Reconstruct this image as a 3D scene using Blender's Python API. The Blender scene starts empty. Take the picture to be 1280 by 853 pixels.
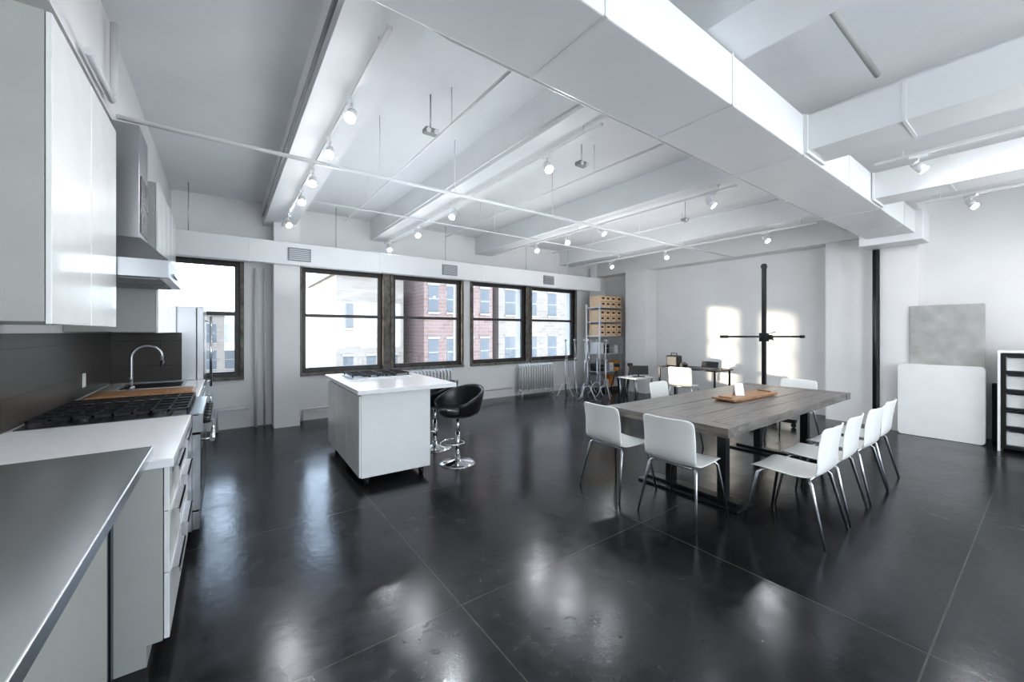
import bpy, math, random
from mathutils import Vector, Matrix
random.seed(4)
S=bpy.context.scene
COL=S.collection
S.view_settings.view_transform='Standard'
try: S.view_settings.look='Medium High Contrast'
except Exception: pass
# ---------------------------------------------------------------- materials
def nodes(name):
    m=bpy.data.materials.new(name); m.use_nodes=True
    nt=m.node_tree; nt.nodes.clear()
    out=nt.nodes.new('ShaderNodeOutputMaterial')
    return m,nt,out
def mk(name,col,rough=.5,metal=0.,var=.06,scale=6.,coat=0.,bump=0.,rvar=0.05,stretch=None):
    m,nt,out=nodes(name)
    p=nt.nodes.new('ShaderNodeBsdfPrincipled')
    tc=nt.nodes.new('ShaderNodeTexCoord'); mp=nt.nodes.new('ShaderNodeMapping')
    if stretch: mp.inputs['Scale'].default_value=stretch
    nz=nt.nodes.new('ShaderNodeTexNoise'); nz.inputs['Scale'].default_value=scale; nz.inputs['Detail'].default_value=4
    nt.links.new(tc.outputs['Object'],mp.inputs[0]); nt.links.new(mp.outputs[0],nz.inputs['Vector'])
    cr=nt.nodes.new('ShaderNodeValToRGB')
    cr.color_ramp.elements[0].position=.3; cr.color_ramp.elements[1].position=.7
    a=[max(0,c*(1-var)) for c in col]; b=[min(1,c*(1+var)) for c in col]
    cr.color_ramp.elements[0].color=(*a,1); cr.color_ramp.elements[1].color=(*b,1)
    nt.links.new(nz.outputs[0],cr.inputs[0]); nt.links.new(cr.outputs[0],p.inputs['Base Color'])
    mr=nt.nodes.new('ShaderNodeMapRange'); mr.inputs['To Min'].default_value=max(0,rough-rvar); mr.inputs['To Max'].default_value=min(1,rough+rvar)
    nt.links.new(nz.outputs[0],mr.inputs[0]); nt.links.new(mr.outputs[0],p.inputs['Roughness'])
    p.inputs['Metallic'].default_value=metal
    p.inputs['Coat Weight'].default_value=coat
    if bump>0:
        bp=nt.nodes.new('ShaderNodeBump'); bp.inputs['Strength'].default_value=bump; bp.inputs['Distance'].default_value=.01
        nt.links.new(nz.outputs[0],bp.inputs['Height']); nt.links.new(bp.outputs[0],p.inputs['Normal'])
    nt.links.new(p.outputs[0],out.inputs[0])
    return m
def mk_emit(name,col,st):
    m,nt,out=nodes(name); e=nt.nodes.new('ShaderNodeEmission'); e.inputs[0].default_value=(*col,1); e.inputs[1].default_value=st
    nt.links.new(e.outputs[0],out.inputs[0]); return m
def mk_glass(name):
    m,nt,out=nodes(name)
    t=nt.nodes.new('ShaderNodeBsdfTransparent'); t.inputs[0].default_value=(.93,.96,.98,1)
    g=nt.nodes.new('ShaderNodeBsdfGlossy'); g.inputs['Roughness'].default_value=.02
    mx=nt.nodes.new('ShaderNodeMixShader'); mx.inputs[0].default_value=.06
    nt.links.new(t.outputs[0],mx.inputs[1]); nt.links.new(g.outputs[0],mx.inputs[2]); nt.links.new(mx.outputs[0],out.inputs[0])
    return m
def math_node(nt,op,a,b=None):
    n=nt.nodes.new('ShaderNodeMath'); n.operation=op
    for i,v in enumerate((a,b)):
        if v is None: continue
        if isinstance(v,(int,float)): n.inputs[i].default_value=v
        else: nt.links.new(v,n.inputs[i])
    return n.outputs[0]
def mk_floor():
    m,nt,out=nodes('polished_dark_concrete'); L=nt.links.new
    p=nt.nodes.new('ShaderNodeBsdfPrincipled'); g=nt.nodes.new('ShaderNodeNewGeometry'); sx=nt.nodes.new('ShaderNodeSeparateXYZ')
    L(g.outputs['Position'],sx.inputs[0])
    def noise(sc,det,ro=.6,dist=0):
        n_=nt.nodes.new('ShaderNodeTexNoise'); n_.inputs['Scale'].default_value=sc; n_.inputs['Detail'].default_value=det; n_.inputs['Roughness'].default_value=ro; n_.inputs['Distortion'].default_value=dist
        L(g.outputs['Position'],n_.inputs['Vector']); return n_.outputs[0]
    lines=[]
    for o,off,sp in ((sx.outputs[0],1.05,1.6),(sx.outputs[1],.35,1.57)):
        u=math_node(nt,'DIVIDE',math_node(nt,'SUBTRACT',o,off),sp)
        u=math_node(nt,'ADD',u,10.5); f=math_node(nt,'FRACT',u)
        d=math_node(nt,'ABSOLUTE',math_node(nt,'SUBTRACT',f,.5))
        lines.append(math_node(nt,'LESS_THAN',d,.0023))
    ln=math_node(nt,'MAXIMUM',lines[0],lines[1])
    n1=noise(1.1,10,.66,.5); n2=noise(11,7,.68,.2); n4=noise(42,4,.7)
    s=math_node(nt,'ADD',math_node(nt,'MULTIPLY',n1,.62),math_node(nt,'MULTIPLY',n2,.38))
    cr=nt.nodes.new('ShaderNodeValToRGB'); e=cr.color_ramp.elements
    e[0].position=.36;e[0].color=(.0085,.0085,.0095,1); e[1].position=.68;e[1].color=(.030,.029,.031,1)
    L(s,cr.inputs[0])
    sc=nt.nodes.new('ShaderNodeMapRange'); sc.inputs['From Min'].default_value=.66; sc.inputs['From Max'].default_value=.76; sc.inputs['To Max'].default_value=.5; L(n4,sc.inputs[0])
    m0=nt.nodes.new('ShaderNodeMix'); m0.data_type='RGBA'; L(sc.outputs[0],m0.inputs[0]); L(cr.outputs[0],m0.inputs[6]); m0.inputs[7].default_value=(.07,.065,.06,1)
    mx=nt.nodes.new('ShaderNodeMix'); mx.data_type='RGBA'; L(ln,mx.inputs[0]); L(m0.outputs[2],mx.inputs[6]); mx.inputs[7].default_value=(.062,.057,.052,1)
    L(mx.outputs[2],p.inputs['Base Color'])
    mr=nt.nodes.new('ShaderNodeMapRange'); mr.inputs['From Min'].default_value=.36; mr.inputs['From Max'].default_value=.64
    mr.inputs['To Min'].default_value=.12; mr.inputs['To Max'].default_value=.29; L(s,mr.inputs[0])
    L(mr.outputs[0],p.inputs['Roughness'])
    p.inputs['Specular IOR Level'].default_value=.45
    p.inputs['Specular Tint'].default_value=(.90,.95,1,1)
    n3=noise(18,6,.6)
    bp=nt.nodes.new('ShaderNodeBump'); bp.inputs['Strength'].default_value=.22; bp.inputs['Distance'].default_value=.005
    L(n3,bp.inputs['Height']); L(bp.outputs[0],p.inputs['Normal'])
    L(p.outputs[0],out.inputs[0]); return m
def mk_brick(name,c1,c2,mort,scale=1.,rough=.85,bw=.5,rh=.2,ms=.02,spec=.5):
    m,nt,out=nodes(name); L=nt.links.new
    p=nt.nodes.new('ShaderNodeBsdfPrincipled'); p.inputs['Roughness'].default_value=rough; p.inputs['Specular IOR Level'].default_value=spec
    g=nt.nodes.new('ShaderNodeNewGeometry'); sx=nt.nodes.new('ShaderNodeSeparateXYZ'); cb=nt.nodes.new('ShaderNodeCombineXYZ')
    L(g.outputs['Position'],sx.inputs[0]); L(math_node(nt,'ADD',sx.outputs[0],sx.outputs[1]),cb.inputs[0]); L(sx.outputs[2],cb.inputs[1])
    b=nt.nodes.new('ShaderNodeTexBrick'); b.inputs['Scale'].default_value=scale; b.inputs['Color1'].default_value=(*c1,1); b.inputs['Color2'].default_value=(*c2,1); b.inputs['Mortar'].default_value=(*mort,1)
    b.inputs['Brick Width'].default_value=bw; b.inputs['Row Height'].default_value=rh; b.inputs['Mortar Size'].default_value=ms
    L(cb.outputs[0],b.inputs['Vector']); L(b.outputs[0],p.inputs['Base Color']); L(p.outputs[0],out.inputs[0]); return m

M=dict(
 wall=mk('white_painted_plaster',(.80,.795,.785),.6,var=.03,scale=1.5,bump=.05),
 ceil=mk('white_painted_ceiling',(.75,.76,.77),.55,var=.05,scale=1.2,bump=.08),
 duct=mk('white_painted_sheet_metal',(.77,.775,.78),.38,var=.02,scale=2),
 lac=mk('white_lacquer',(.76,.77,.76),.22,var=.015,coat=.3),
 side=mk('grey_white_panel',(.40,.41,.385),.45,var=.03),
 top=mk('white_stone_worktop',(.80,.81,.82),.16,var=.02,scale=20),
 steel=mk('brushed_stainless_steel',(.78,.80,.82),.26,1.,var=.004,scale=1.2,rvar=.004),
 rsteel=mk('range_stainless_steel',(.36,.37,.38),.25,1.,var=.01,scale=1.2,rvar=.01),
 hood=mk('hood_stainless_steel',(.42,.43,.44),.28,1.,var=.01,scale=1.2,rvar=.01),
 chrome=mk('polished_chrome',(.72,.73,.74),.10,1.,var=.02,rvar=.03),
 alu=mk('satin_aluminium',(.55,.56,.58),.3,1.,var=.03),
 silver=mk('light_silver_metal',(.62,.63,.65),.38,.55,var=.03),
 black=mk('black_painted_metal',(.016,.016,.018),.35,var=.2),
 iron=mk('cast_iron',(.02,.02,.022),.5,.3,var=.2,scale=30),
 blk=mk('black_plastic',(.02,.02,.022),.45,var=.15),
 leather=mk('black_leatherette',(.016,.017,.02),.3,var=.2,scale=40,bump=.1),
 plastic=mk('white_moulded_plastic',(.79,.795,.77),.33,var=.015),
 wood=mk('weathered_grey_wood',(.165,.152,.14),.34,var=.5,scale=4,bump=.3,stretch=(1,16,6)),
 wood_end=mk('weathered_grey_wood_cross',(.155,.142,.13),.34,var=.5,scale=4,bump=.3,stretch=(16,1,6)),
 oak=mk('oiled_wood',(.34,.19,.10),.4,var=.25,scale=4,stretch=(10,1,6)),
 ply=mk('pale_plywood',(.80,.58,.38),.5,var=.15,scale=4,stretch=(1,1,8)),
 frame=mk('dark_bronze_window_frame',(.055,.047,.042),.4,var=.3,scale=12),
 mull=mk('weathered_window_casing',(.16,.145,.125),.6,var=.5,scale=9),
 rad=mk('white_radiator_enamel',(.72,.72,.72),.4,var=.04),
 grille=mk('grey_grille',(.26,.27,.28),.5,var=.1),
 dmetal=mk('dark_gunmetal',(.10,.10,.105),.28,.8,var=.1),
 concrete=mk('pale_concrete_board',(.42,.42,.40),.6,var=.16,scale=5,bump=.1),
 foam=mk('white_foam_board',(.84,.84,.82),.55,var=.02),
 blue=mk('dark_blue_steel',(.02,.03,.045),.25,.6,var=.2),
 orange=mk('orange_plastic',(.7,.28,.05),.5),
 paper=mk('white_card',(.85,.85,.84),.6,var=.01),
 dglass=mk('dark_oven_glass',(.02,.02,.022),.08,var=.1),
 asphalt=mk('street_asphalt',(.22,.22,.22),.8,var=.2,scale=.3),
 pane=mk('facade_window_glass',(.10,.105,.11),.6,var=.3,scale=.6),
 stone=mk('limestone_trim',(.27,.25,.23),.7,var=.08),
 glass=mk_glass('clear_window_glass'),
 lens=mk_emit('lamp_lens_glow',(.97,.98,1.),150.),
 floor=mk_floor(),
 tile=mk_brick('taupe_metallic_tile',(.052,.045,.04),(.088,.079,.072),(.015,.014,.013),rough=.3,bw=1.2,rh=.28,ms=.003,spec=.4),
 bred=mk_brick('red_brick',(.165,.10,.082),(.21,.13,.11),(.20,.175,.16)),
 btan=mk_brick('tan_brick',(.225,.185,.15),(.27,.225,.19),(.25,.225,.20)),
 bgrey=mk_brick('brown_brick',(.19,.15,.125),(.235,.19,.16),(.23,.21,.19)),
)
# ---------------------------------------------------------------- mesh builder
class MB:
    def __init__(s): s.v=[];s.f=[];s.mi=[];s.sm=[]
    def add(s,vs,fs,m=0,smooth=False):
        o=len(s.v); s.v+= [tuple(v) for v in vs]
        for f in fs: s.f.append(tuple(o+i for i in f)); s.mi.append(m); s.sm.append(smooth)
        return s
    def box(s,x0,x1,y0,y1,z0,z1,m=0):
        return s.add([(x0,y0,z0),(x1,y0,z0),(x1,y1,z0),(x0,y1,z0),(x0,y0,z1),(x1,y0,z1),(x1,y1,z1),(x0,y1,z1)],
          [(0,3,2,1),(4,5,6,7),(0,1,5,4),(1,2,6,5),(2,3,7,6),(3,0,4,7)],m)
    def cyl(s,p0,p1,r0,r1=None,n=14,m=0):
        p0=Vector(p0);p1=Vector(p1); r1=r0 if r1 is None else r1
        d=(p1-p0).normalized(); a=d.orthogonal().normalized(); b=d.cross(a)
        vs=[]
        for p,r in ((p0,r0),(p1,r1)):
            for i in range(n):
                t=2*math.pi*i/n; vs.append(p+(a*math.cos(t)+b*math.sin(t))*r)
        s.add(vs,[(i,(i+1)%n,n+(i+1)%n,n+i) for i in range(n)],m,True)
        o=len(s.v)-2*n
        s.f.append(tuple(o+i for i in reversed(range(n)))); s.mi.append(m); s.sm.append(False)
        s.f.append(tuple(o+n+i for i in range(n))); s.mi.append(m); s.sm.append(False)
        return s
    def tube(s,pts,r,n=8,m=0):
        pts=[Vector(p) for p in pts]; k=len(pts); rs=r if isinstance(r,(list,tuple)) else [r]*k
        vs=[]; a=None
        for i,p in enumerate(pts):
            d=(pts[min(i+1,k-1)]-pts[max(i-1,0)]).normalized()
            if a is None: a=d.orthogonal().normalized()
            else: a=(a-d*a.dot(d)).normalized()
            b=d.cross(a)
            for j in range(n):
                t=2*math.pi*j/n; vs.append(p+(a*math.cos(t)+b*math.sin(t))*rs[i])
        fs=[(i*n+j,i*n+(j+1)%n,(i+1)*n+(j+1)%n,(i+1)*n+j) for i in range(k-1) for j in range(n)]
        s.add(vs,fs,m,True); o=len(s.v)-k*n
        s.f.append(tuple(o+i for i in reversed(range(n)))); s.mi.append(m); s.sm.append(False)
        s.f.append(tuple(o+(k-1)*n+i for i in range(n))); s.mi.append(m); s.sm.append(False)
        return s
    def lathe(s,prof,c=(0,0,0),n=28,m=0):
        vs=[(c[0]+r*math.cos(2*math.pi*j/n),c[1]+r*math.sin(2*math.pi*j/n),c[2]+z) for r,z in prof for j in range(n)]
        k=len(prof)
        return s.add(vs,[(i*n+j,i*n+(j+1)%n,(i+1)*n+(j+1)%n,(i+1)*n+j) for i in range(k-1) for j in range(n)],m,True)
    def grid(s,rows,m=0):
        w=len(rows[0]); vs=[p for r in rows for p in r]
        return s.add(vs,[(i*w+j,i*w+j+1,(i+1)*w+j+1,(i+1)*w+j) for i in range(len(rows)-1) for j in range(w-1)],m,True)
    def obj(s,name,mats,parent=None,bevel=0,solid=0,sub=0,world=False,label=None,cat=None,kind=None,group=None,rotz=0,seg=2):
        if not isinstance(mats,(list,tuple)): mats=[mats]
        vs=[Vector(v) for v in s.v]
        if world and parent is not None: vs=[v-parent.location for v in vs]
        lo=Vector([min(v[i] for v in vs) for i in range(3)]); hi=Vector([max(v[i] for v in vs) for i in range(3)])
        c=(lo+hi)/2; c.z=lo.z
        me=bpy.data.meshes.new(name); me.from_pydata([v-c for v in vs],[],s.f); 
        for mt in mats: me.materials.append(mt)
        me.polygons.foreach_set('material_index',s.mi); me.polygons.foreach_set('use_smooth',s.sm); me.update()
        o=bpy.data.objects.new(name,me); o.location=c; COL.objects.link(o)
        if rotz: o.rotation_euler.z=rotz
        if parent is not None: o.parent=parent
        if bevel:
            b=o.modifiers.new('bevel','BEVEL'); b.width=bevel; b.segments=seg; b.limit_method='ANGLE'; b.angle_limit=math.radians(50)
        if solid:
            d=o.modifiers.new('solid','SOLIDIFY'); d.thickness=solid; d.offset=0
        if sub:
            d=o.modifiers.new('sub','SUBSURF'); d.levels=sub; d.render_levels=sub
        tag(o,label,cat,kind,group); return o
def tag(o,label=None,cat=None,kind=None,group=None):
    if label:o['label']=label
    if cat:o['category']=cat
    if kind:o['kind']=kind
    if group:o['group']=group
def thing(name,label,cat,loc,rotz=0,group=None,kind=None):
    e=bpy.data.objects.new(name,None); e.empty_display_size=.1; e.location=loc; e.rotation_euler.z=rotz; COL.objects.link(e)
    tag(e,label,cat,kind,group); return e
def base(n): return n.split('.')[0]
def dup(root,loc,rotz=None,label=None):
    def cp(o,par):
        c=o.copy(); c.name=base(o.name)
        if par is not None: c.parent=par
        COL.objects.link(c)
        for ch in o.children: cp(ch,c)
        return c
    r=cp(root,None); r.location=loc
    if rotz is not None: r.rotation_euler.z=rotz
    if label: r['label']=label
    return r
def boxes(name,mat,par,lst,world=True,bevel=0,label=None):
    for b in lst: MB().box(*b).obj(name,mat,par,world=world,bevel=bevel,label=label)
def cyls(name,mat,par,lst,world=True,label=None):
    for b in lst: MB().cyl(*b).obj(name,mat,par,world=world,label=label)
def sub_part(mb,name,mat,t,dr,label=None):
    ho=mb.obj(name,mat,label=label); ho.location=Vector(ho.location)-t.location-dr.location; ho.parent=dr
ST='structure'
# ---------------------------------------------------------------- room
XL,XR,YB,YF,ZC=-1.0,8.7,7.5,-2.6,3.56
MB().box(XL-.3,XR+.3,YF-.3,YB+.35,-.12,0).obj('floor',M['floor'],label='polished charcoal concrete floor with saw-cut joints',cat='floor',kind=ST)
MB().box(XL-.3,XR+.3,YF-.3,YB+.35,ZC,ZC+.2).obj('ceiling',M['ceil'],label='white painted loft ceiling between beams',cat='ceiling',kind=ST)
MB().box(XL-.3,XL,YF-.3,YB+.35,0,ZC).obj('wall_left',M['wall'],label='white kitchen side wall',cat='wall',kind=ST)
MB().box(XR,XR+.3,YF-.3,YB+.35,0,ZC).obj('wall_right',M['wall'],label='white painted long wall behind dining area',cat='wall',kind=ST)
WZ0,WZ1=.80,2.6
wins=[(-.95,.2),(1.06,2.42),(2.62,4.1),(4.37,5.85),(6.03,7.5)]
w=MB(); w.box(XL,XR,YB,YB+.35,0,WZ0); w.box(XL,XR,YB,YB+.35,WZ1,ZC)
e=[XL]+[v for p in wins for v in p]+[XR]
for i in range(0,len(e),2): w.box(e[i],e[i+1],YB,YB+.35,WZ0,WZ1)
w.obj('wall_back',M['wall'],label='white window wall with five tall sash openings',cat='wall',kind=ST)
w=MB(); fo=[(0,1.8),(2.4,4.2),(4.8,6.6)]  # window openings added behind the camera to let sky light in
w.box(XL,XR,YF-.3,YF,0,.8); w.box(XL,XR,YF-.3,YF,2.8,ZC)
e=[XL]+[v for p in fo for v in p]+[XR]
for i in range(0,len(e),2): w.box(e[i],e[i+1],YF-.3,YF,.8,2.8)
w.obj('wall_front',M['wall'],label='white wall with plain openings added to let sky light in',cat='wall',kind=ST)
n=0
for (x0,x1) in wins:
    n+=1
    f=MB(); y0,y1=YB+.04,YB+.14; t=.05; zm=1.78
    f.box(x0,x0+t,y0,y1,WZ0,WZ1); f.box(x1-t,x1,y0,y1,WZ0,WZ1)
    f.box(x0+t,x1-t,y0,y1,WZ1-t,WZ1); f.box(x0+t,x1-t,y0-.03,y1,WZ0,WZ0+.05)
    f.box(x0+t,x1-t,y0+.0,y1,zm-.026,zm+.026)
    for a in (x0+t,x1-t-.02): f.box(a,a+.02,y0+.02,y1-.02,WZ0+.05,WZ1-t)
    f.box(x0+t+.02,x1-t-.02,y0+.02,y1-.02,WZ0+.05,WZ0+.08); f.box(x0+t+.02,x1-t-.02,y0+.02,y1-.02,WZ1-t-.03,WZ1-t)
    f.box(x0-.05,x0,YB-.03,YB+.04,WZ0-.04,WZ1+.04,1); f.box(x1,x1+.05,YB-.03,YB+.04,WZ0-.04,WZ1+.04,1); f.box(x0-.05,x1+.05,YB-.05,YB+.05,WZ0-.05,WZ0,1)
    o=f.obj('window_%d'%n,[M['frame'],M['mull']],label='double-hung sash window with dark bronze frame',cat='window',kind=ST)
    g=MB(); g.box(x0+t+.02,x1-t-.02,y0+.045,y0+.05,WZ0+.08,WZ1-t-.03)
    go=g.obj('window_pane',M['glass'],label='clear glass pane'); go.location=Vector(go.location)-Vector(o.location); go.parent=o
k=0
def trim(b,mat,label):
    global k; k+=1
    return b.obj('trim_%d'%k,mat,label=label,cat='trim',kind=ST)
for a,b in ((2.42,2.62),(5.85,6.03)):
    trim(MB().box(a+.055,b-.055,YB-.015,YB,WZ0-.04,WZ1+.04),M['mull'],'weathered casing between paired windows')
for x0 in (.5,2.2,4.45,6.95):
    trim(MB().box(x0,x0+.42,YF,YB,3.2,ZC),M['ceil'],'white ceiling beam running toward the windows')
trim(MB().box(XL,-.62,YF,YB,2.95,ZC),M['wall'],'white soffit above kitchen cabinets')
trim(MB().box(XR-.35,XR,1.62,YB,3.02,ZC),M['wall'],'white beam along the long wall')
trim(MB().box(XR-.45,XR,1.2,1.62,0,ZC),M['wall'],'white column beside black pipe')
trim(MB().box(XR-.3,XR,1.72,2.35,0,3.02),M['wall'],'shallow white pilaster')
trim(MB().box(XR-.45,XR,5.85,6.45,0,3.02),M['wall'],'white column beside the storage corner')
trim(MB().box(.62,.98,7.12,YB,0,ZC),M['wall'],'square white column between windows')
trim(MB().box(XL,XL+.012,.3,5.985,.94,1.49),M['tile'],'taupe metallic tile backsplash above the worktop')
trim(MB().box(XL+.012,-.40,5.985,6.01,.94,1.49),M['tile'],'taupe metallic tile return at end of worktop')
MB().box(1.0,XR,YB-.02,YB,0,.14).obj('baseboard_back',M['wall'],label='white baseboard under windows',cat='baseboard',kind=ST)
MB().box(XR-.02,XR,YF,1.2,0,.12).obj('baseboard_right',M['wall'],label='white baseboard on long wall',cat='baseboard',kind=ST)
# ---------------------------------------------------------------- ducts and pipes
d=thing('air_duct','large white rectangular air duct with seams across ceiling','air duct',(4.,1.42,2.86))
MB().box(-.9,8.0,1.16,1.68,2.88,3.19).obj('duct_body',M['duct'],d,bevel=.008,world=True)
boxes('duct_seam',M['rad'],d,[(x-.008,x+.008,1.155,1.685,2.875,3.195) for x in (.2,1.35,2.5,3.65,4.8,5.95,7.1)])
MB().box(7.75,8.22,1.08,1.76,2.78,3.2).obj('duct_collar',M['duct'],d,bevel=.01,world=True)
for x,w_ in ((3.85,.36),(5.75,.36)):
    q=thing('branch_duct','white branch air duct joining the main duct','air duct',(x,0,2.95))
    MB().box(x-w_/2,x+w_/2,YF+.02,1.155,2.91,3.18).obj('duct_body',M['duct'],q,world=True)
    boxes('duct_seam',M['duct'],q,[(x-w_/2-.004,x+w_/2+.004,y-.01,y+.01,2.906,3.184) for y in (-1.5,-.4,.6)])
    MB().box(x-w_/2-.02,x+w_/2+.02,1.135,1.1545,2.89,3.185).obj('duct_flange',M['duct'],q,world=True)
q=thing('window_duct','white air duct with grilles running above windows','air duct',(3.3,7.1,2.5))
MB().box(-.99,7.9,6.95,7.1,2.54,2.88).obj('duct_body',M['duct'],q,bevel=.006,world=True)
for x in (.95,3.55,6.1):
    b=MB(); b.box(x-.16,x+.16,6.935,6.95,2.60,2.80)
    for i in range(6): b.box(x-.14,x+.14,6.925,6.94,2.62+i*.029,2.632+i*.029,1)
    b.obj('vent_grille',[M['grille'],M['alu']],q,world=True,label='louvred grey vent grille')
boxes('duct_seam',M['duct'],q,[(x-.008,x+.008,6.944,7.1,2.534,2.886) for x in (.3,2.2,4.3,6.4)])
cyls('hanger_rod',M['alu'],q,[((x,7.03,2.88),(x,7.03,ZC),.006) for x in (-.4,1.5,3.5,5.5,6.8)])
def pipe(name,label,pts,r,mat,hang=()):
    p=thing(name,label,'pipe',pts[0])
    MB().tube(pts,r,12).obj('pipe_run',mat,p,world=True)
    for h in hang:
        MB().cyl(h,(h[0],h[1],ZC),.005).obj('hanger_rod',mat,p,world=True)
    return p
pipe('sprinkler_pipe','long white sprinkler pipe crossing under beams',[(-.6,3.8,2.98),(8.35,3.8,2.98)],.017,M['duct'],[(x,3.8,2.98) for x in (1.2,2.0,3.4,5.2,6.4)])
pipe('conduit_pipe','white pipe hung below ceiling',[(1.0,.72,3.25),(3.6,.72,3.25)],.018,M['side'],[(2.,.72,3.25)])
pipe('conduit_pipe','white electrical conduit beside the main duct',[(.3,1.74,3.3),(.42,1.8,3.18),(.7,1.93,3.12),(1.0,1.95,3.1),(7.9,1.95,3.1)],.012,M['duct'],[(x,1.95,3.1) for x in (1.6,3.2,5.5)])
pipe('conduit_pipe','thin white conduit under beams',[(.95,5.6,3.178),(7.6,5.6,3.178)],.01,M['duct'],[(3.7,5.6,3.178),(5.5,5.6,3.178)])
for x in (1.55,3.3,5.9):
    pipe('conduit_pipe','thin white conduit running toward the windows',[(x,2.0,3.25),(x,6.6,3.25)],.011,M['duct'],[(x,3.,3.25),(x,5.4,3.25)])
pipe('conduit_pipe','thin grey tube along ceiling beam',[(.47,2.,3.24),(.47,7.,3.24)],.013,M['grille'])  # grey tube drawn as a dark line along the beam edge
pipe('conduit_pipe','thin white conduit along ceiling beam',[(2.17,2.,3.23),(2.17,7.,3.23)],.009,M['duct'])
pipe('drain_pipe','vertical black drain pipe by the column',[(8.2,1.67,0),(8.2,1.67,2.775)],.028,M['black'])
pipe('heating_pipe','vertical white heating pipe beside window',[(.40,7.42,0),(.40,7.42,2.5)],.02,M['rad'])
pipe('heating_pipe','vertical white heating pipe beside window',[(.52,7.42,0),(.52,7.42,2.5)],.013,M['rad'])
pipe('heating_pipe','horizontal white heating pipe above floor',[(1.05,7.43,0),(1.05,7.43,.2),(1.1,7.43,.2),(5.4,7.43,.2)],.02,M['rad'])
pipe('heating_pipe','horizontal white heating pipe above floor',[(-.1,7.38,0),(-.1,7.38,.32),(.3,7.38,.32)],.03,M['rad'])
pipe('heating_pipe','vertical white riser pipe in the window corner',[(7.98,7.4,0),(7.98,7.4,3.2)],.03,M['rad'])
pipe('gas_pipe','white pipe with elbow on kitchen soffit',[(-.58,3.0,2.98),(-.58,3.55,2.98),(-.58,3.6,3.05),(-.58,3.6,3.5)],.02,M['duct'])
# ---------------------------------------------------------------- tracks + lamps
def track(x,y0,y1):
    t=thing('light_track','slim white ceiling light track on rods','light track',(x,(y0+y1)/2,3.12))
    MB().box(x-.014,x+.014,y0,y1,3.12,3.145).obj('rail',M['rad'],t,world=True)
    ny=max(2,int((y1-y0)/1.5))
    for i in range(ny): 
        y=y0+.2+(y1-y0-.4)*i/(ny-1); MB().cyl((x,y,3.145),(x,y,3.2),.006).obj('hanger_rod',M['duct'],t,world=True)
for a in ((.72,2.1,7.0),(2.4,2.1,7.3),(4.62,2.1,7.0),(7.15,2.1,7.0),(7.15,-.8,1.05),(5.15,-1.,1.05)): track(*a)
T=math.radians(42); dv=Vector((0,-math.sin(T),-math.cos(T)))
L0=thing('track_light','white cylindrical track spotlight, switched on','spotlight',(.72,2.9,3.12),0,'ceiling track spotlights')
MB().box(-.02,.02,-.06,.06,-.025,-.001).cyl((0,0,-.025),(0,0,-.08),.008).obj('mount',M['duct'],L0)
c=Vector((0,0,-.10)); 
MB().cyl(c-dv*.055,c-dv*.025,.024,.035,20).cyl(c-dv*.025,c+dv*.06,.035,.038,20).obj('lamp_shade',M['duct'],L0)
MB().cyl(c+dv*.0605,c+dv*.066,.035,.035,20).obj('lens',M['lens'],L0,label='glowing lamp lens')
ld=bpy.data.lights.new('spot','SPOT'); ld.energy=24; ld.spot_size=math.radians(145); ld.spot_blend=.8; ld.shadow_soft_size=.035; ld.color=(.96,.97,1)
lo=bpy.data.objects.new('bulb',ld); lo.location=c+dv*.08; lo.rotation_euler=(-T,0,0); lo.parent=L0; COL.objects.link(lo)
L0.rotation_euler.z=-.5
for (x,y,r) in [(.72,3.6,-.4),(.72,4.4,-.25),(.72,5.1,-.1),(.72,6.3,.2),(2.4,2.75,-.3),(2.4,4.6,-.9),(2.4,5.8,.1),(2.4,7.1,.2),(4.62,4.05,.3),(4.62,4.8,-.5),(4.62,5.6,-.3),(4.62,2.4,.5),  # a few of these heads are extras added only for more sparkle
               (7.15,2.8,-.2),(7.15,6.0,.0),(7.15,4.6,-.6),(5.15,.75,.3),(7.15,.6,-.5),(7.15,-.3,2.6),(5.15,-.6,2.)]:
    dup(L0,(x,y,3.12),r)
for x,y in ((1.45,3.2),(3.0,2.9),(5.8,3.4)):
    q=thing('emergency_light','small grey twin-head emergency light on stem','emergency light',(x,y,3.24))
    MB().cyl((0,0,.02),(0,0,ZC-3.24),.007).obj('stem',M['alu'],q)
    MB().box(-.06,.06,-.04,.04,-.02,.02).obj('lamp_housing',M['grille'],q,bevel=.006)
    for s_ in (-.035,.035): MB().cyl((s_,-.05,-.01),(s_,-.04,-.01),.02).obj('lens',M['paper'],q)
# ---------------------------------------------------------------- kitchen
def upper(y0,y1,x1,z0,z1,nd,label):
    t=thing('wall_cabinet',label,'cabinet',(-.78,(y0+y1)/2,z0))
    MB().box(XL+.002,x1-.02,y0,y1,z0,z1).obj('body',M['side'],t,world=True,bevel=.002)
    for i in range(nd):
        a=y0+(y1-y0)*i/nd; b_=y0+(y1-y0)*(i+1)/nd
        MB().box(x1-.018,x1,a+.002,b_-.002,z0-.01,z1).obj('door',M['lac'],t,world=True,bevel=.003)
upper(2.33,3.48,-.55,1.54,2.76,2,'tall white handleless two-door wall cabinet beside the hood')
upper(4.46,5.2,-.45,1.5,2.76,2,'white handleless wall cabinet over the sink')
upper(5.205,5.95,-.45,1.5,2.76,2,'white handleless wall cabinet near the fridge')
t=thing('range_hood','stainless steel chimney hood over the range','range hood',(-.65,3.97,1.86))
b=MB(); x0,x1,y0,y1=-.998,-.3,3.5,4.42
b.box(x0,x1,y0,y1,1.86,1.98)
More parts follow.
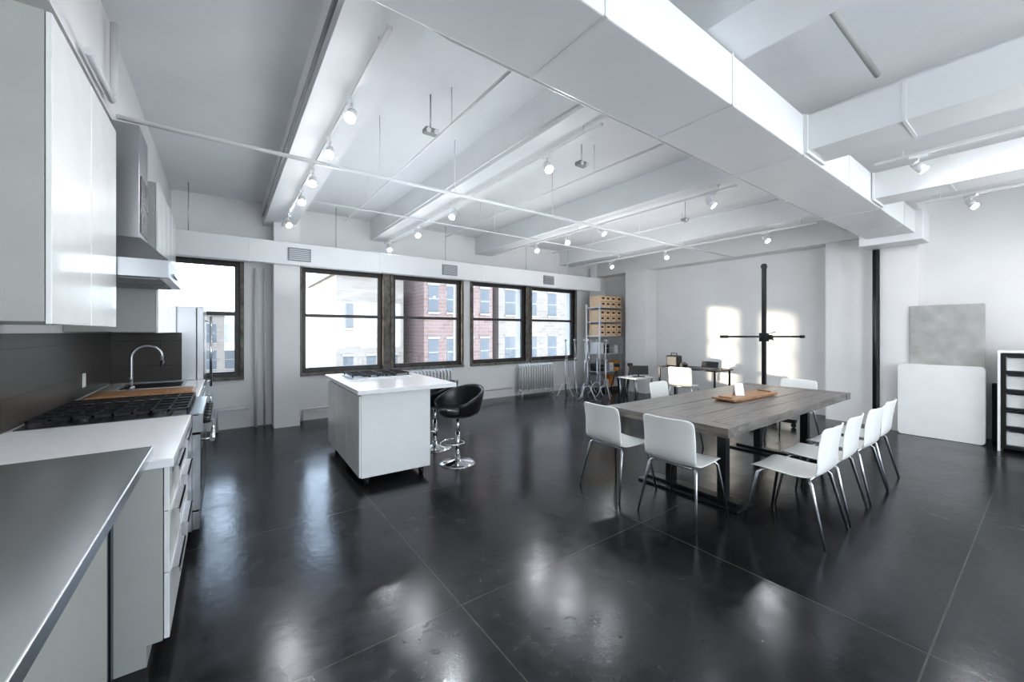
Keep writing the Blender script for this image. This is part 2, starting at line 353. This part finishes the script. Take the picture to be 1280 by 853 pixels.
b.add([(x0,y0,1.98),(x1,y0,1.98),(x1,y1,1.98),(x0,y1,1.98),(x0,3.66,2.14),(-.46,3.66,2.14),(-.46,4.24,2.14),(x0,4.24,2.14)],[(0,1,5,4),(1,2,6,5),(2,3,7,6),(3,0,4,7),(4,5,6,7)])
b.obj('canopy',M['hood'],t,world=True,bevel=.003)
MB().box(x0,-.48,3.76,4.14,2.14,2.94).obj('chimney',M['hood'],t,world=True,bevel=.003)
MB().box(-.48,-.474,3.80,4.10,2.2,2.6).obj('chimney_panel',M['dmetal'],t,world=True)
boxes('grease_filter',M['grille'],t,[(-.9,-.36,3.56,3.94,1.85,1.862),(-.9,-.36,3.98,4.36,1.85,1.862)])
cyls('control_button',M['chrome'],t,[((-.3,y,1.91),(-.29,y,1.91),.012) for y in (3.8,3.87,3.94,4.01)])
t=thing('wall_outlet','white double wall outlet on dark tile','outlet',(-.986,4.95,1.08))
MB().box(0,.008,-.04,.04,-.06,.06).obj('plate',M['paper'],t,bevel=.002)
boxes('socket',M['foam'],t,[(.008,.012,-.018,.018,-.045,-.01),(.008,.012,-.018,.018,.01,.045)],world=False)
def base_cab(y0,y1,kind,label):
    t=thing('base_cabinet',label,'cabinet',(-.6,(y0+y1)/2,0))
    MB().box(XL+.002,-.225,y0,y1,.1,.888).box(XL+.01,-.28,y0+.01,y1-.01,0,.1).obj('body',M['side'],t,world=True,bevel=.002)
    if kind=='drawer':
        for z0,z1 in ((.105,.40),(.405,.68),(.685,.885)):
            dr=MB().box(-.222,-.202,y0+.002,y1-.002,z0,z1).obj('drawer',M['lac'],t,world=True,bevel=.002)
            sub_part(MB().box(-.202,-.172,y0+.1,y1-.1,z1-.03,z1-.024).box(-.177,-.172,y0+.1,y1-.1,z1-.05,z1-.024),'handle',M['alu'],t,dr,'slim metal edge pull')
    else:
        ym=(y0+y1)/2
        for a,b_ in ((y0,ym),(ym,y1)):
            dr=MB().box(-.222,-.202,a+.002,b_-.002,.105,.885).obj('door',M['lac'],t,world=True,bevel=.002)
            sub_part(MB().box(-.202,-.175,a+.06,b_-.06,.855,.861).box(-.18,-.175,a+.06,b_-.06,.835,.861),'handle',M['alu'],t,dr,'slim metal edge pull')
base_cab(2.38,2.93,'drawer','white lacquer base cabinet with three drawers')
base_cab(2.935,3.495,'drawer','white lacquer base cabinet with three drawers by the range')
base_cab(4.43,5.2,'door','white lacquer sink base cabinet with two doors')
base_cab(5.205,5.97,'door','white lacquer base cabinet with two doors near fridge')
MB().box(XL+.013,-.185,2.35,3.497,.89,.93).obj('worktop',M['top'],bevel=.004,label='white worktop between steel counter and range',cat='worktop')
MB().box(XL+.013,-.185,4.425,5.98,.89,.93).obj('worktop',M['top'],bevel=.004,label='white worktop holding sink and cutting board',cat='worktop')
t=thing('gas_range','stainless steel gas range with black grates','stove',(-.6,3.96,0))
y0,y1=3.502,4.418
MB().box(XL+.014,-.18,y0,y1,.12,.915).box(XL+.05,-.25,y0+.02,y1-.02,.03,.12).obj('body',M['rsteel'],t,world=True,bevel=.003)
for x in (-.9,-.3):
    for y in (y0+.06,y1-.06): MB().cyl((x,y,0),(x,y,.12),.02).obj('leg',M['alu'],t,world=True)
MB().box(XL+.02,-.14,y0,y1,.915,.935).box(-.18,-.12,y0,y1,.80,.93).obj('cooktop',M['rsteel'],t,world=True,bevel=.004)
dr=MB().box(-.18,-.135,y0+.01,y1-.01,.26,.785).box(-.135,-.132,y0+.15,y1-.15,.36,.66,1).obj('oven_door',[M['rsteel'],M['dglass']],t,world=True,bevel=.003)
sub_part(MB().cyl((-.07,y0+.05,.73),(-.07,y1-.05,.73),.015).cyl((-.135,y0+.1,.73),(-.07,y0+.1,.73),.008).cyl((-.135,y1-.1,.73),(-.07,y1-.1,.73),.008),'handle',M['chrome'],t,dr)
MB().box(-.18,-.14,y0+.01,y1-.01,.125,.25).obj('drawer',M['rsteel'],t,world=True,bevel=.003)
for i in range(6):
    y=y0+.1+i*(y1-y0-.2)/5
    MB().cyl((-.12,y,.865),(-.08,y,.865),.024,.02,16).obj('knob',M['blk'],t,world=True)
for gi in range(3):
    a=y0+.03+gi*.29; b=MB()
    z=.962
    for yy in (a,a+.135,a+.268): b.box(-.94,-.2,yy,yy+.012,z,z+.014)
    for xx in (-.94,-.85,-.76,-.67,-.58,-.49,-.40,-.31,-.212): b.box(xx,xx+.012,a,a+.28,z,z+.014)
    for xx in (-.94,-.212):
        for yy in (a,a+.268): b.box(xx,xx+.012,yy,yy+.012,.935,z)
    b.obj('grate',M['iron'],t,world=True)
    for xx in (-.75,-.38):
        MB().lathe([(0,.022),(.03,.022),(.045,.01),(.05,0)],(xx,a+.14,.935),18).obj('burner',M['iron'],t,world=True)
t=thing('kitchen_sink','flat stainless steel kitchen sink with painted dark hollow','sink',(-.6,5.6,.93))
MB().box(-.84,-.34,5.35,5.86,.9305,.934).box(-.81,-.37,5.38,5.83,.934,.9345,1).obj('basin',[M['steel'],M['blk']],t,world=True)  # flat black sheet on the steel plate paints the shaded hollow of the sink
t=thing('faucet','dark metal gooseneck kitchen faucet','faucet',(-.74,5.35,.935))
pts=[(0,0,0),(0,0,.31)]+[(.115-.115*math.cos(a),0,.31+.115*math.sin(a)) for a in [math.pi*i/10 for i in range(1,10)]]+[(.23,0,.26)]
MB().tube([pts[0],(0,0,.1)]+pts[1:],.013,10).cyl((0,0,0),(0,0,.03),.026).obj('spout',M['alu'],t)
MB().cyl((.23,0,.27),(.23,0,.21),.017).obj('spray_head',M['dmetal'],t)
MB().cyl((0,-.01,.08),(0,-.07,.12),.008).obj('lever',M['alu'],t)
t=thing('cutting_board','long wooden cutting board on the worktop','cutting board',(-.57,4.85,.931))
MB().box(-.36,.34,-.2,.2,0,.03).obj('board',M['oak'],t,bevel=.01)
MB().box(-.15,.15,-.1,.1,.03,.034).obj('board_groove',M['oak'],t)
t=thing('steel_counter','stainless steel topped counter with pale panel front','counter',(-.62,1.3,0))
MB().box(XL+.02,-.25,.25,2.33,.96,1.0).obj('countertop',M['steel'],t,world=True,bevel=.004,seg=3)
MB().box(XL+.03,-.36,.3,2.12,.08,.959).obj('body',M['side'],t,world=True,bevel=.003)
MB().box(XL+.05,-.40,.33,2.1,0,.08).obj('plinth',M['black'],t,world=True)
boxes('leg',M['blue'],t,[(-.42,-.37,2.15,2.2,0,.959),(-.42,-.37,2.24,2.29,0,.959)],bevel=.003)
t=thing('refrigerator','tall stainless steel refrigerator with bar handles','refrigerator',(-.6,6.5,0))
y0,y1=6.02,6.9
MB().box(XL+.01,-.27,y0,y1,.04,1.8).box(XL+.05,-.3,y0+.02,y1-.02,0,.04).obj('body',M['hood'],t,world=True,bevel=.004)
ym=(y0+y1)/2
for a,b_,hy in ((y0,ym,ym-.05),(ym,y1,ym+.05)):
    dr=MB().box(-.268,-.2,a+.003,b_-.003,.72,1.8).obj('door',M['hood'],t,world=True,bevel=.008)
    sub_part(MB().cyl((-.14,hy,.8),(-.14,hy,1.7),.013).cyl((-.2,hy,.86),(-.14,hy,.86),.009).cyl((-.2,hy,1.64),(-.14,hy,1.64),.009),'handle',M['chrome'],t,dr)
dr=MB().box(-.268,-.2,y0+.003,y1-.003,.06,.71).obj('drawer',M['hood'],t,world=True,bevel=.008)
sub_part(MB().cyl((-.14,y0+.1,.64),(-.14,y1-.1,.64),.013).cyl((-.2,y0+.15,.64),(-.14,y0+.15,.64),.009).cyl((-.2,y1-.15,.64),(-.14,y1-.15,.64),.009),'handle',M['chrome'],t,dr)
# ---------------------------------------------------------------- island
t=thing('kitchen_island','white mobile kitchen island with overhanging top on casters','kitchen island',(1.43,4.7,0),math.radians(-1.5))
MB().box(-.35,.35,-.8,.8,.09,.905).obj('body',M['lac'],t,bevel=.004)
for i in range(3):
    a=-.8+i*1.6/3; MB().box(-.37,-.351,a+.003,a+1.6/3-.003,.1,.88).obj('door',M['lac'],t,bevel=.003)
MB().box(-.40,.62,-.88,.84,.906,.95).obj('countertop',M['top'],t,bevel=.004)
MB().box(.352,.36,-.78,.78,.12,.88).obj('back_panel',M['side'],t)
for x in (-.28,.28):
    for y in (-.72,0,.72):
        MB().cyl((x-.015,y,.035),(x+.015,y,.035),.035,n=18).box(x-.022,x+.022,y-.02,y+.02,.05,.09).obj('caster',M['blk'],t)
c=thing('gas_cooktop','black four-burner gas cooktop set in the island','cooktop',(1.55,5.02,.951),math.radians(-1.5))
MB().box(-.36,.36,-.26,.26,0,.012).obj('plate',M['hood'],c,bevel=.004)
for gi in range(2):
    b=MB(); a=-.34+gi*.35
    for xx in (a,a+.16,a+.32): b.box(xx,xx+.012,-.2,.24,.03,.042)
    for yy in (-.2,-.1,0,.1,.228): b.box(a,a+.332,yy,yy+.012,.03,.042)
    for xx in (a,a+.32):
        for yy in (-.2,.228): b.box(xx,xx+.012,yy,yy+.012,.012,.03)
    b.obj('grate',M['iron'],c)
    for yy in (-.1,.12): MB().lathe([(0,.014),(.035,.014),(.045,0)],(a+.17,yy,.012),16).obj('burner',M['iron'],c)
for i in range(4): MB().cyl((-.15+i*.1,-.235,.012),(-.15+i*.1,-.235,.035),.014).obj('knob',M['blk'],c)
# ---------------------------------------------------------------- bar stools
s=thing('bar_stool','black bucket bar stool on chrome pedestal','bar stool',(2.16,4.03,0),0.15,'black bar stools at the island')
MB().lathe([(0,0),(.21,0),(.21,.006),(.17,.018),(.06,.035),(.03,.05),(.028,.09),(0,.09)],n=36).obj('base',M['chrome'],s)
MB().cyl((0,0,.05),(0,0,.36),.026,n=18).cyl((0,0,.3),(0,0,.53),.018,n=18).obj('pole',M['chrome'],s)
pts=[(0.02,.10,.25)]+[(-.19*math.sin(a)-.02,.13*math.cos(a),.25) for a in [math.pi*i/12 for i in range(0,13)]]+[(0.02,-.10,.25),(.03,0,.25)]
MB().tube(pts,.01).obj('footrest',M['chrome'],s)
MB().lathe([(0,.525),(.10,.525),(.19,.55),(.225,.585),(.225,.61),(.2,.63),(.1,.64),(0,.64)],n=32).obj('seat',M['leather'],s)
rows=[]
for j in range(7):
    v=j/6; row=[]
    for i in range(25):
        a=math.radians(-125+250*i/24)
        top=.66+.22*max(0,math.cos(a*.62))**1.2
        z=.575+(top-.575)*v; r=.225+.06*math.sin(v*1.5)
        row.append((r*math.cos(a),r*math.sin(a)*1.02,z))
    rows.append(row)
MB().grid(rows).obj('backrest',M['leather'],s,solid=.032,sub=1)
dup(s,(2.2,4.72,0),-.35)
# ---------------------------------------------------------------- dining table
t=thing('dining_table','long weathered grey plank dining table on black trestles','dining table',(4.6,2.05,0))
b=MB(); X0,X1,Y0,Y1=3.1,6.14,1.47,2.66; np_=6; pw=(Y1-Y0)/np_
for i in range(np_):
    b.box(X0+.16,X1-.16,Y0+i*pw+.003,Y0+(i+1)*pw-.003,.685-.002*(i%2),.76-.002*(i%2),0)
b.box(X0+.1,X1-.1,Y0+.05,Y1-.05,.69,.75,0)
b.box(X0,X0+.155,Y0,Y1,.685,.76,1); b.box(X1-.155,X1,Y0,Y1,.685,.76,1)
b.obj('tabletop',[M['wood'],M['wood_end']],t,world=True,bevel=.004)
for x in (3.54,5.45):
    b=MB(); b.box(x-.14,x+.14,1.54,2.5,0,.022); b.box(x-.05,x+.05,1.58,2.46,.022,.05)
    for y in (1.72,2.22): b.box(x-.038,x+.038,y-.038,y+.038,.05,.66)
    b.box(x-.09,x+.09,1.62,2.36,.66,.682)
    b.obj('pedestal',M['black'],t,world=True,bevel=.004,label='black steel pedestal with flat floor plate')
q=thing('serving_board','long wooden serving board with handles on the table','serving board',(4.75,2.06,.761),math.radians(-3))
MB().box(-.48,.48,-.12,.12,.012,.035).box(-.43,.43,-.11,-.08,0,.012).box(-.43,.43,.08,.11,0,.012).obj('board',M['oak'],q,bevel=.008)
boxes('handle',M['oak'],q,[(-.44,-.41,-.07,.07,.035,.048),(.41,.44,-.07,.07,.035,.048)],world=False,bevel=.004)
q=thing('table_card','small white tent card standing on serving board','card',(4.62,2.08,.797),math.radians(-35))
MB().add([(-.05,-.03,0),(.05,-.03,0),(.05,0,.13),(-.05,0,.13),(.05,.03,0),(-.05,.03,0)],[(0,1,2,3),(3,2,4,5)]).obj('folded_card',M['paper'],q,solid=.002)
# ---------------------------------------------------------------- chairs
C=thing('dining_chair','white moulded plastic dining chair with metal legs','chair',(3.57,1.2,0),0,'white dining chairs around the table')
def shell(prof,wfun,nx=9):
    rows=[]
    for i,(y,z) in enumerate(prof):
        w_=wfun(i/(len(prof)-1)); rows.append([((-1+2*j/(nx-1))*w_,y,z) for j in range(nx)])
    return rows
sp=[(.235,.425),(.225,.442),(.20,.450),(.10,.447),(0,.440),(-.10,.440),(-.16,.447),(-.20,.468)]
rows=shell(sp,lambda t:(.17+.05*min(1,t*5)) if t<.3 else .225)
rows=[[(x,y,z+.012*(abs(x)/.22)**2) for x,y,z in r] for r in rows]
MB().grid(rows).obj('seat',M['plastic'],C,solid=.012,sub=1)
bp=[(-.20,.468),(-.225,.50),(-.24,.56),(-.25,.64),(-.262,.72),(-.275,.79),(-.281,.815),(-.283,.825)]
rows=shell(bp,lambda t:.225 if t<.75 else .225-.05*((t-.75)/.25)**2)
rows=[[(x,y+.035*(abs(x)/.22)**2*min(1,i/3),z+(.012*(abs(x)/.22)**2 if i==0 else 0)) for x,y,z in r] for i,r in enumerate(rows)]
MB().grid(rows).obj('backrest',M['plastic'],C,solid=.012,sub=1)
for sx,sy in ((1,1),(-1,1),(1,-1),(-1,-1)):
    top=(sx*.185,sy*.155,.432); mid=(sx*.20,sy*.175,.41); ft=(sx*.25,(.245 if sy>0 else -.27),0)
    MB().tube([(sx*.10,sy*.13,.432),top,mid,ft],[.011,.012,.0125,.0085],10).obj('leg',M['alu'],C,label='tapered satin metal leg')
MB().tube([(-.18,.15,.43),(.18,.15,.43)],.01).obj('crossbar',M['alu'],C)
MB().tube([(-.18,-.15,.432),(.18,-.15,.432)],.01).obj('crossbar',M['alu'],C)
R90=math.pi/2
for (x,y,r) in [(4.15,1.21,.02),(4.75,1.2,-.03),(5.35,1.22,0.02),(3.09,1.83,-R90+.03),(3.09,2.5,-R90-.05),(4.75,2.92,math.pi+.05),(6.33,2.15,R90)]:
    dup(C,(x,y,0),r)
dup(C,(7.3,4.3,0),-R90+.2,'white moulded plastic chair pulled up to the work desk')
# ---------------------------------------------------------------- camera stand
t=thing('studio_stand','black studio column stand with horizontal cross arm','camera stand',(7.2,2.84,0))
b=MB(); b.box(-.45,.45,-.04,.04,.07,.13); b.box(-.04,.04,-.45,.45,.07,.13)
b.obj('base',M['black'],t,bevel=.004)
for x,y in ((.42,0),(-.42,0),(0,.42),(0,-.42)): MB().cyl((x-.015,y,.035),(x+.015,y,.035),.035,n=16).obj('wheel',M['blk'],t)
MB().box(-.028,.028,-.028,.028,.13,2.62).box(-.036,.036,-.036,.036,2.55,2.6).obj('column',M['black'],t,bevel=.004)
MB().box(-.055,.055,-.055,.055,1.34,1.48).box(-.035,.035,-.12,-.055,1.37,1.45).obj('carriage',M['black'],t,bevel=.005)
MB().cyl((-.45,.36,1.42),(.45,-.36,1.42),.015).cyl((-.55,.44,1.42),(-.45,.36,1.42),.024).cyl((.45,-.36,1.42),(.5,-.40,1.42),.024).obj('cross_arm',M['black'],t)
MB().cyl((-.08,-.10,1.47),(.08,-.14,1.50),.010).cyl((.055,-.05,1.38),(.11,-.09,1.38),.009).cyl((.11,-.09,1.35),(.11,-.09,1.41),.012).obj('crank',M['alu'],t)
# ---------------------------------------------------------------- desk area
t=thing('work_desk','dark topped work desk with black metal legs','desk',(7.95,4.5,0))
MB().box(7.65,8.33,3.85,5.15,.72,.745).obj('desktop',M['blk'],t,world=True,bevel=.003)
for x in (7.69,8.28):
    for y in (3.9,5.1): MB().box(x-.015,x+.015,y-.015,y+.015,0,.72).obj('leg',M['black'],t,world=True)
t=thing('equipment_bag','upright black padded equipment bag on the desk','bag',(7.95,4.92,.746))
MB().box(-.1,.1,-.14,.14,0,.24).obj('body',M['blk'],t,bevel=.03)
MB().tube([(0,-.07,.24),(0,-.06,.29),(0,.06,.29),(0,.07,.24)],.01).obj('handle',M['blk'],t)
t=thing('laptop','open dark laptop on the desk','laptop',(7.95,4.2,.746),-R90)
MB().box(-.17,.17,-.12,.12,0,.018).obj('keyboard_base',M['grille'],t,bevel=.003)
MB().add([(-.17,.12,.018),(.17,.12,.018),(.17,.15,.14),(-.17,.15,.14)],[(0,1,2,3)]).obj('screen',M['blk'],t,solid=.01)
t=thing('camera_body','small black camera lying on the desk','camera',(7.8,4.6,.746))
MB().box(-.03,.03,-.07,.07,0,.09).box(-.02,.02,-.03,.03,.09,.115).obj('body',M['blk'],t,bevel=.006)
MB().cyl((-.03,0,.045),(-.1,0,.045),.035).obj('lens_barrel',M['blk'],t)
t=thing('side_table','low white side table with thin legs','side table',(7.2,5.35,0))
MB().box(-.3,.3,-.25,.25,.50,.53).obj('tabletop',M['plastic'],t,bevel=.004)
for x in (-.26,.26):
    for y in (-.21,.21): MB().cyl((x,y,0),(x,y,.5),.015).obj('leg',M['alu'],t)
t=thing('monitor','small flat black display on side table','monitor',(7.22,5.3,.531),-.7)
MB().box(-.12,.12,-.07,.07,0,.012).cyl((0,0,.01),(0,0,.1),.015).obj('stand',M['blk'],t)
MB().box(-.2,.2,-.03,-.005,.05,.24).obj('screen',M['blk'],t,bevel=.004)
# ---------------------------------------------------------------- storage shelf with crates
t=thing('storage_shelf','metal storage shelf filled with crates and equipment','shelf',(7.98,6.9,0))
boxes('post',M['silver'],t,[(x-.015,x+.015,y-.015,y+.015,0,2.2) for x in (7.55,8.43) for y in (6.68,7.12)])
ZS=(1.40,1.76,2.12)
boxes('shelf_board',M['silver'],t,[(7.55,8.43,6.68,7.12,z-.02,z) for z in (.12,.5,.95)+ZS])
cr=thing('wooden_crate','pale plywood apple box with dark hand slots','crate',(7.68,6.9,ZS[0]+.001),0,'wooden apple boxes on the shelf')
MB().box(-.092,.092,-.19,.17,0,.29).obj('body',M['ply'],cr,bevel=.004)
for z in (.20,.06):
    MB().box(-.045,.045,-.194,-.19,z,z+.045).obj('hand_slot',M['blk'],cr,label='black patch painted as the shaded hand slot')  # raised black patch paints the shade inside a hand hole
MB().box(-.092,.092,-.192,-.189,.138,.146).obj('seam',M['blk'],cr)
for j in range(3):
    for i in range(4):
        if i==0 and j==0: continue
        dup(cr,(7.68+i*.205,6.9+random.uniform(-.03,.0),ZS[j]+.001),random.uniform(-.03,.03))
cols=[M['blk'],M['grille'],M['rad'],M['orange'],M['rad']]
for z in (.12,.5,.95):
    x=7.6
    for i in range(4):
        w_=random.uniform(.14,.17); h=random.uniform(.16,.3)
        q=thing('equipment_case','small storage case on the metal shelf','case',(x+w_/2,6.9,z+.001))
        MB().box(-w_/2,w_/2,-.16,.16,0,h).obj('body',cols[(i+int(z*10))%5],q,bevel=.01)
        MB().tube([(-.04,-.16,h*.6),(-.04,-.18,h*.6),(.04,-.18,h*.6),(.04,-.16,h*.6)],.006).obj('handle',M['alu'],q)
        x+=w_+.035
# ---------------------------------------------------------------- C-stands, tripods
cs=thing('light_stand','silver studio light stand with folded arm','light stand',(6.95,6.95,0),0,'silver light stands by the windows')
for a in (0,2.1,4.2):
    MB().tube([(0,0,.30),(.07*math.cos(a),.07*math.sin(a),.28),(.19*math.cos(a),.19*math.sin(a),.04),(.235*math.cos(a),.235*math.sin(a),.01)],.010).obj('tripod_leg',M['silver'],cs)
MB().cyl((0,0,.1),(0,0,.85),.014).cyl((0,0,.8),(0,0,1.3),.010).obj('pole',M['silver'],cs)
MB().cyl((-.035,-.03,.85),(.035,-.03,.85),.022).cyl((-.03,0,1.3),(.03,0,1.3),.026).cyl((0,0,1.27),(.04,-.08,.45),.007).obj('knuckle',M['silver'],cs)
for x,y,r in ((6.45,6.75,.7),(6.75,6.42,1.5),(7.2,6.45,.3),(6.98,6.0,2.2),(7.32,6.87,.9),(6.5,6.1,2.8)): dup(cs,(x,y,0),r)
tr=thing('tripod','black tripod with orange collar','tripod',(7.6,6.2,0),0,'black tripods by the shelf')
for a in (.3,2.4,4.5): MB().tube([(0,0,.62),(.18*math.cos(a),.18*math.sin(a),0)],[.017,.012]).obj('leg',M['blk'],tr)
MB().cyl((0,0,.55),(0,0,.66),.035).obj('collar',M['orange'],tr,label='orange collar'); MB().box(-.05,.05,-.05,.05,.66,.74).obj('head',M['blk'],tr,bevel=.01)
dup(tr,(7.98,6.1,0),1.)
# ---------------------------------------------------------------- radiator
def radiator(x0,n_,z1,label):
    t=thing('radiator',label,'radiator',(x0+n_*.035,7.3,0))
    b=MB()
    for i in range(n_):
        x=x0+.04+i*.072
        b.tube([(x,7.22,.12),(x,7.22,z1-.04),(x,7.25,z1),(x,7.33,z1),(x,7.36,z1-.04),(x,7.36,.12)],.024,8)
        b.cyl((x,7.29,.14),(x,7.29,z1-.02),.02,n=8); b.cyl((x,7.2,.13),(x,7.38,.13),.028,n=8)
    b.cyl((x0,7.29,.15),(x0+n_*.072,7.29,.15),.025); b.cyl((x0,7.29,z1-.06),(x0+n_*.072,7.29,z1-.06),.022)
    b.obj('body',M['rad'],t,world=True)
    for x in (x0+.04,x0+.04+(n_-1)*.072):
        for y in (7.22,7.36): MB().cyl((x,y,0),(x,y,.12),.018).obj('foot',M['rad'],t,world=True)
radiator(5.5,14,.72,'white cast iron column radiator under the window')
radiator(2.9,12,.72,'white cast iron column radiator below paired windows')
# ---------------------------------------------------------------- boards & rack
def rboard(name,label,y0,y1,z1,xf,th,r,mat,cat,tilt=.004):
    t=thing(name,label,cat,(xf,(y0+y1)/2,0)); h=(y1-y0)/2
    pts=[]
    for cy,cz,a0 in ((h-r,r,-90),(h-r,z1-r,0),(-h+r,z1-r,90),(-h+r,r,180)):
        for i in range(6):
            a=math.radians(a0+18*i); pts.append((cy+r*math.cos(a),cz+r*math.sin(a)))
    n_=len(pts); vs=[(0,y,z+.002) for y,z in pts]+[(th,y,z+.002) for y,z in pts]
    fs=[tuple(reversed(range(n_))),tuple(range(n_,2*n_))]+[(i,(i+1)%n_,n_+(i+1)%n_,n_+i) for i in range(n_)]
    MB().add(vs,fs).obj('panel',mat,t,bevel=.005); t.rotation_euler.y=tilt
rboard('backdrop_panel','mottled pale grey concrete-look backdrop board against wall',.56,1.28,1.88,8.205,.028,.02,M['concrete'],'backdrop board')
rboard('foam_board','thin white board stacked behind padded board',.60,1.36,1.0,8.155,.03,.03,M['foam'],'board')
rboard('foam_board','thick white padded board with rounded corners on floor',.55,1.39,1.03,8.07,.07,.05,M['foam'],'board')
t=thing('black_case','narrow black flat case leaning by the wall','case',(8.5,.47,0))
MB().box(-.06,.06,-.05,.05,0,.8).obj('body',M['blk'],t,bevel=.01); MB().tube([(-.06,-.03,.5),(-.09,-.03,.5),(-.09,.03,.5),(-.06,.03,.5)],.008).obj('handle',M['blk'],t)
t=thing('equipment_rack','dark rack with pale outer frame and white panels','rack',(8.1,.05,0))
oy=.13
boxes('post',M['foam'],t,[(x-.012,x+.012,y-.012,y+.012,.0,1.25) for x in (7.89,8.34) for y in (-.42+oy,.30+oy)],bevel=.004)
boxes('inner_post',M['black'],t,[(7.88,7.91,y-.02+oy,y+.02+oy,.04,1.22) for y in (-.385,.265)])
boxes('shelf_board',M['black'],t,[(7.885,8.35,-.40+oy,.28+oy,z-.02,z+.02) for z in (.06,.3,.53,.76,.99)])
MB().box(7.885,8.35,-.40+oy,.28+oy,1.19,1.23).obj('shelf_board',M['black'],t,world=True)
MB().box(7.88,8.36,-.435+oy,.315+oy,1.235,1.26).obj('top_frame',M['foam'],t,world=True,bevel=.005)
boxes('divider',M['black'],t,[(7.88,7.90,y-.016+oy,y+.016+oy,.08,1.19) for y in (-.18,.05)])
bn=None
for z in (.081,.321,.551,.781,1.011):
    for y in (-.29+oy,-.065+oy,.16+oy):
        if bn is None:
            bn=thing('storage_bin','white plastic storage bin in black rack','bin',(8.12,y,z),0,'white bins in the rack')
            MB().box(-.18,.18,-.085,.085,0,.165).obj('body',M['plastic'],bn,bevel=.008); MB().box(-.184,-.18,-.03,.03,.13,.14).obj('handle',M['rad'],bn)
        else: dup(bn,(8.12,y,z))
# ---------------------------------------------------------------- outside
MB().box(-80,120,9,140,-25,-24).obj('ground',M['asphalt'],label='distant street level below the windows',cat='street',kind=ST)
def building(x0,x1,y0,y1,z1,mat,label,nx,zs,ww=1.1,wh=1.7):
    t=thing('building',label,'building',((x0+x1)/2,(y0+y1)/2,-24))
    b=MB(); b.box(x0,x1,y0,y1,-24,z1); b.box(x0-.2,x1+.2,y0-.2,y1+.2,z1,z1+.4,1)
    b.obj('facade',[mat,M['stone']],t,world=True)
    first=None
    for z in zs:
        for i in range(nx):
            x=x0+(x1-x0)*(i+.5)/nx
            loc=Vector((x,y0-.02,z))-t.location
            if first is None:
                b=MB(); b.box(-ww/2,ww/2,-.04,0.02,0,wh); b.box(-ww/2,ww/2,-.06,-.04,wh/2-.03,wh/2+.03,1); b.box(-ww/2-.06,ww/2+.06,-.12,0.02,-.10,0,1); b.box(-ww/2-.06,ww/2+.06,-.08,0.02,wh,wh+.12,1)
                first=b.obj('facade_window',[M['pane'],M['stone']],t); first.location=loc
            else:
                c=first.copy(); c.name='facade_window'; c.parent=t; c.location=loc; COL.objects.link(c)
building(4.7,8.3,22,30,4.5,M['btan'],'low tan brick building seen through the window',3,(-4,-1.2,1.6),.5,1.3)
building(8.9,13.4,20.5,30,13,M['bred'],'tall red brick building seen through window',4,(-6.5,-3.5,-.5,2.5,5.5),.6,1.5)
building(14.2,27,21,34,14,M['bgrey'],'brown brick apartment building across the street',7,(-6.5,-3.5,-.5,2.5,5.5),.8,1.6)
building(-14,6.6,45,55,3.0,M['btan'],'distant tan brick building on the skyline',12,(-5,-2,.4))
building(-6.0,-2.6,14.1,20,12,M['bgrey'],'unseen brown brick building added to block sun from the right-hand windows',2,(-3,0,3))  # added out of view to keep sun off the right-hand windows
building(-12.,-6.,8.5,11.75,12,M['bgrey'],'unseen brown brick building added to block sun from the right-hand windows',3,(-3,0,3))  # added out of view to stop a sun patch from the leftmost window
# ---------------------------------------------------------------- lights, world
sd=bpy.data.lights.new('sun','SUN'); sd.energy=7; sd.angle=.035; sd.color=(1,.84,.64)
so=bpy.data.objects.new('sun',sd); COL.objects.link(so)
dirv=Vector((1,-.64,-.10)); so.rotation_euler=dirv.to_track_quat('-Z','Y').to_euler()
def area(x,y,z,sx,sy,e,rot,col=(.93,.97,1)):  # unseen fill lights added to brighten the room, not real fittings
    a=bpy.data.lights.new('area','AREA'); a.shape='RECTANGLE'; a.size=sx; a.size_y=sy; a.energy=e; a.color=col
    o=bpy.data.objects.new('fill_light',a); o.location=(x,y,z); o.rotation_euler=rot; COL.objects.link(o)
area(3.3,-2.5,1.8,6.4,1.9,66,(R90,0,0),(1,.97,.93))  # fill light added at the rear wall behind the camera
area(1.8,4.6,2.0,2.2,4.2,30,(math.pi,0,0),(.88,.94,1))  # this and the following upward fills are added to brighten the ceiling
area(5.4,4.7,2.0,2.4,3.2,32,(math.pi,0,0),(.98,.99,1))
area(5.4,-.4,2.2,3.,1.8,6,(math.pi,0,0),(1,.97,.93))
W=bpy.data.worlds.new('world'); S.world=W; W.use_nodes=True
nt=W.node_tree; nt.nodes.clear(); wo=nt.nodes.new('ShaderNodeOutputWorld'); bg=nt.nodes.new('ShaderNodeBackground')
tc=nt.nodes.new('ShaderNodeTexCoord'); sx=nt.nodes.new('ShaderNodeSeparateXYZ'); cr=nt.nodes.new('ShaderNodeValToRGB')
nt.links.new(tc.outputs['Generated'],sx.inputs[0]); nt.links.new(sx.outputs[2],cr.inputs[0]); nt.links.new(cr.outputs[0],bg.inputs[0]); nt.links.new(bg.outputs[0],wo.inputs[0])
cr.color_ramp.elements[0].color=(.80,.90,1,1); cr.color_ramp.elements[1].color=(.58,.74,1,1); bg.inputs[1].default_value=6.
# ---------------------------------------------------------------- camera
cd=bpy.data.cameras.new('camera'); cd.lens=495/1280*36; cd.sensor_width=36; cd.shift_y=-.009; cd.clip_start=.05; cd.clip_end=300
co=bpy.data.objects.new('camera',cd); co.location=(0,0,1.5); co.rotation_euler=(R90,0,math.radians(-36)); COL.objects.link(co); S.camera=co
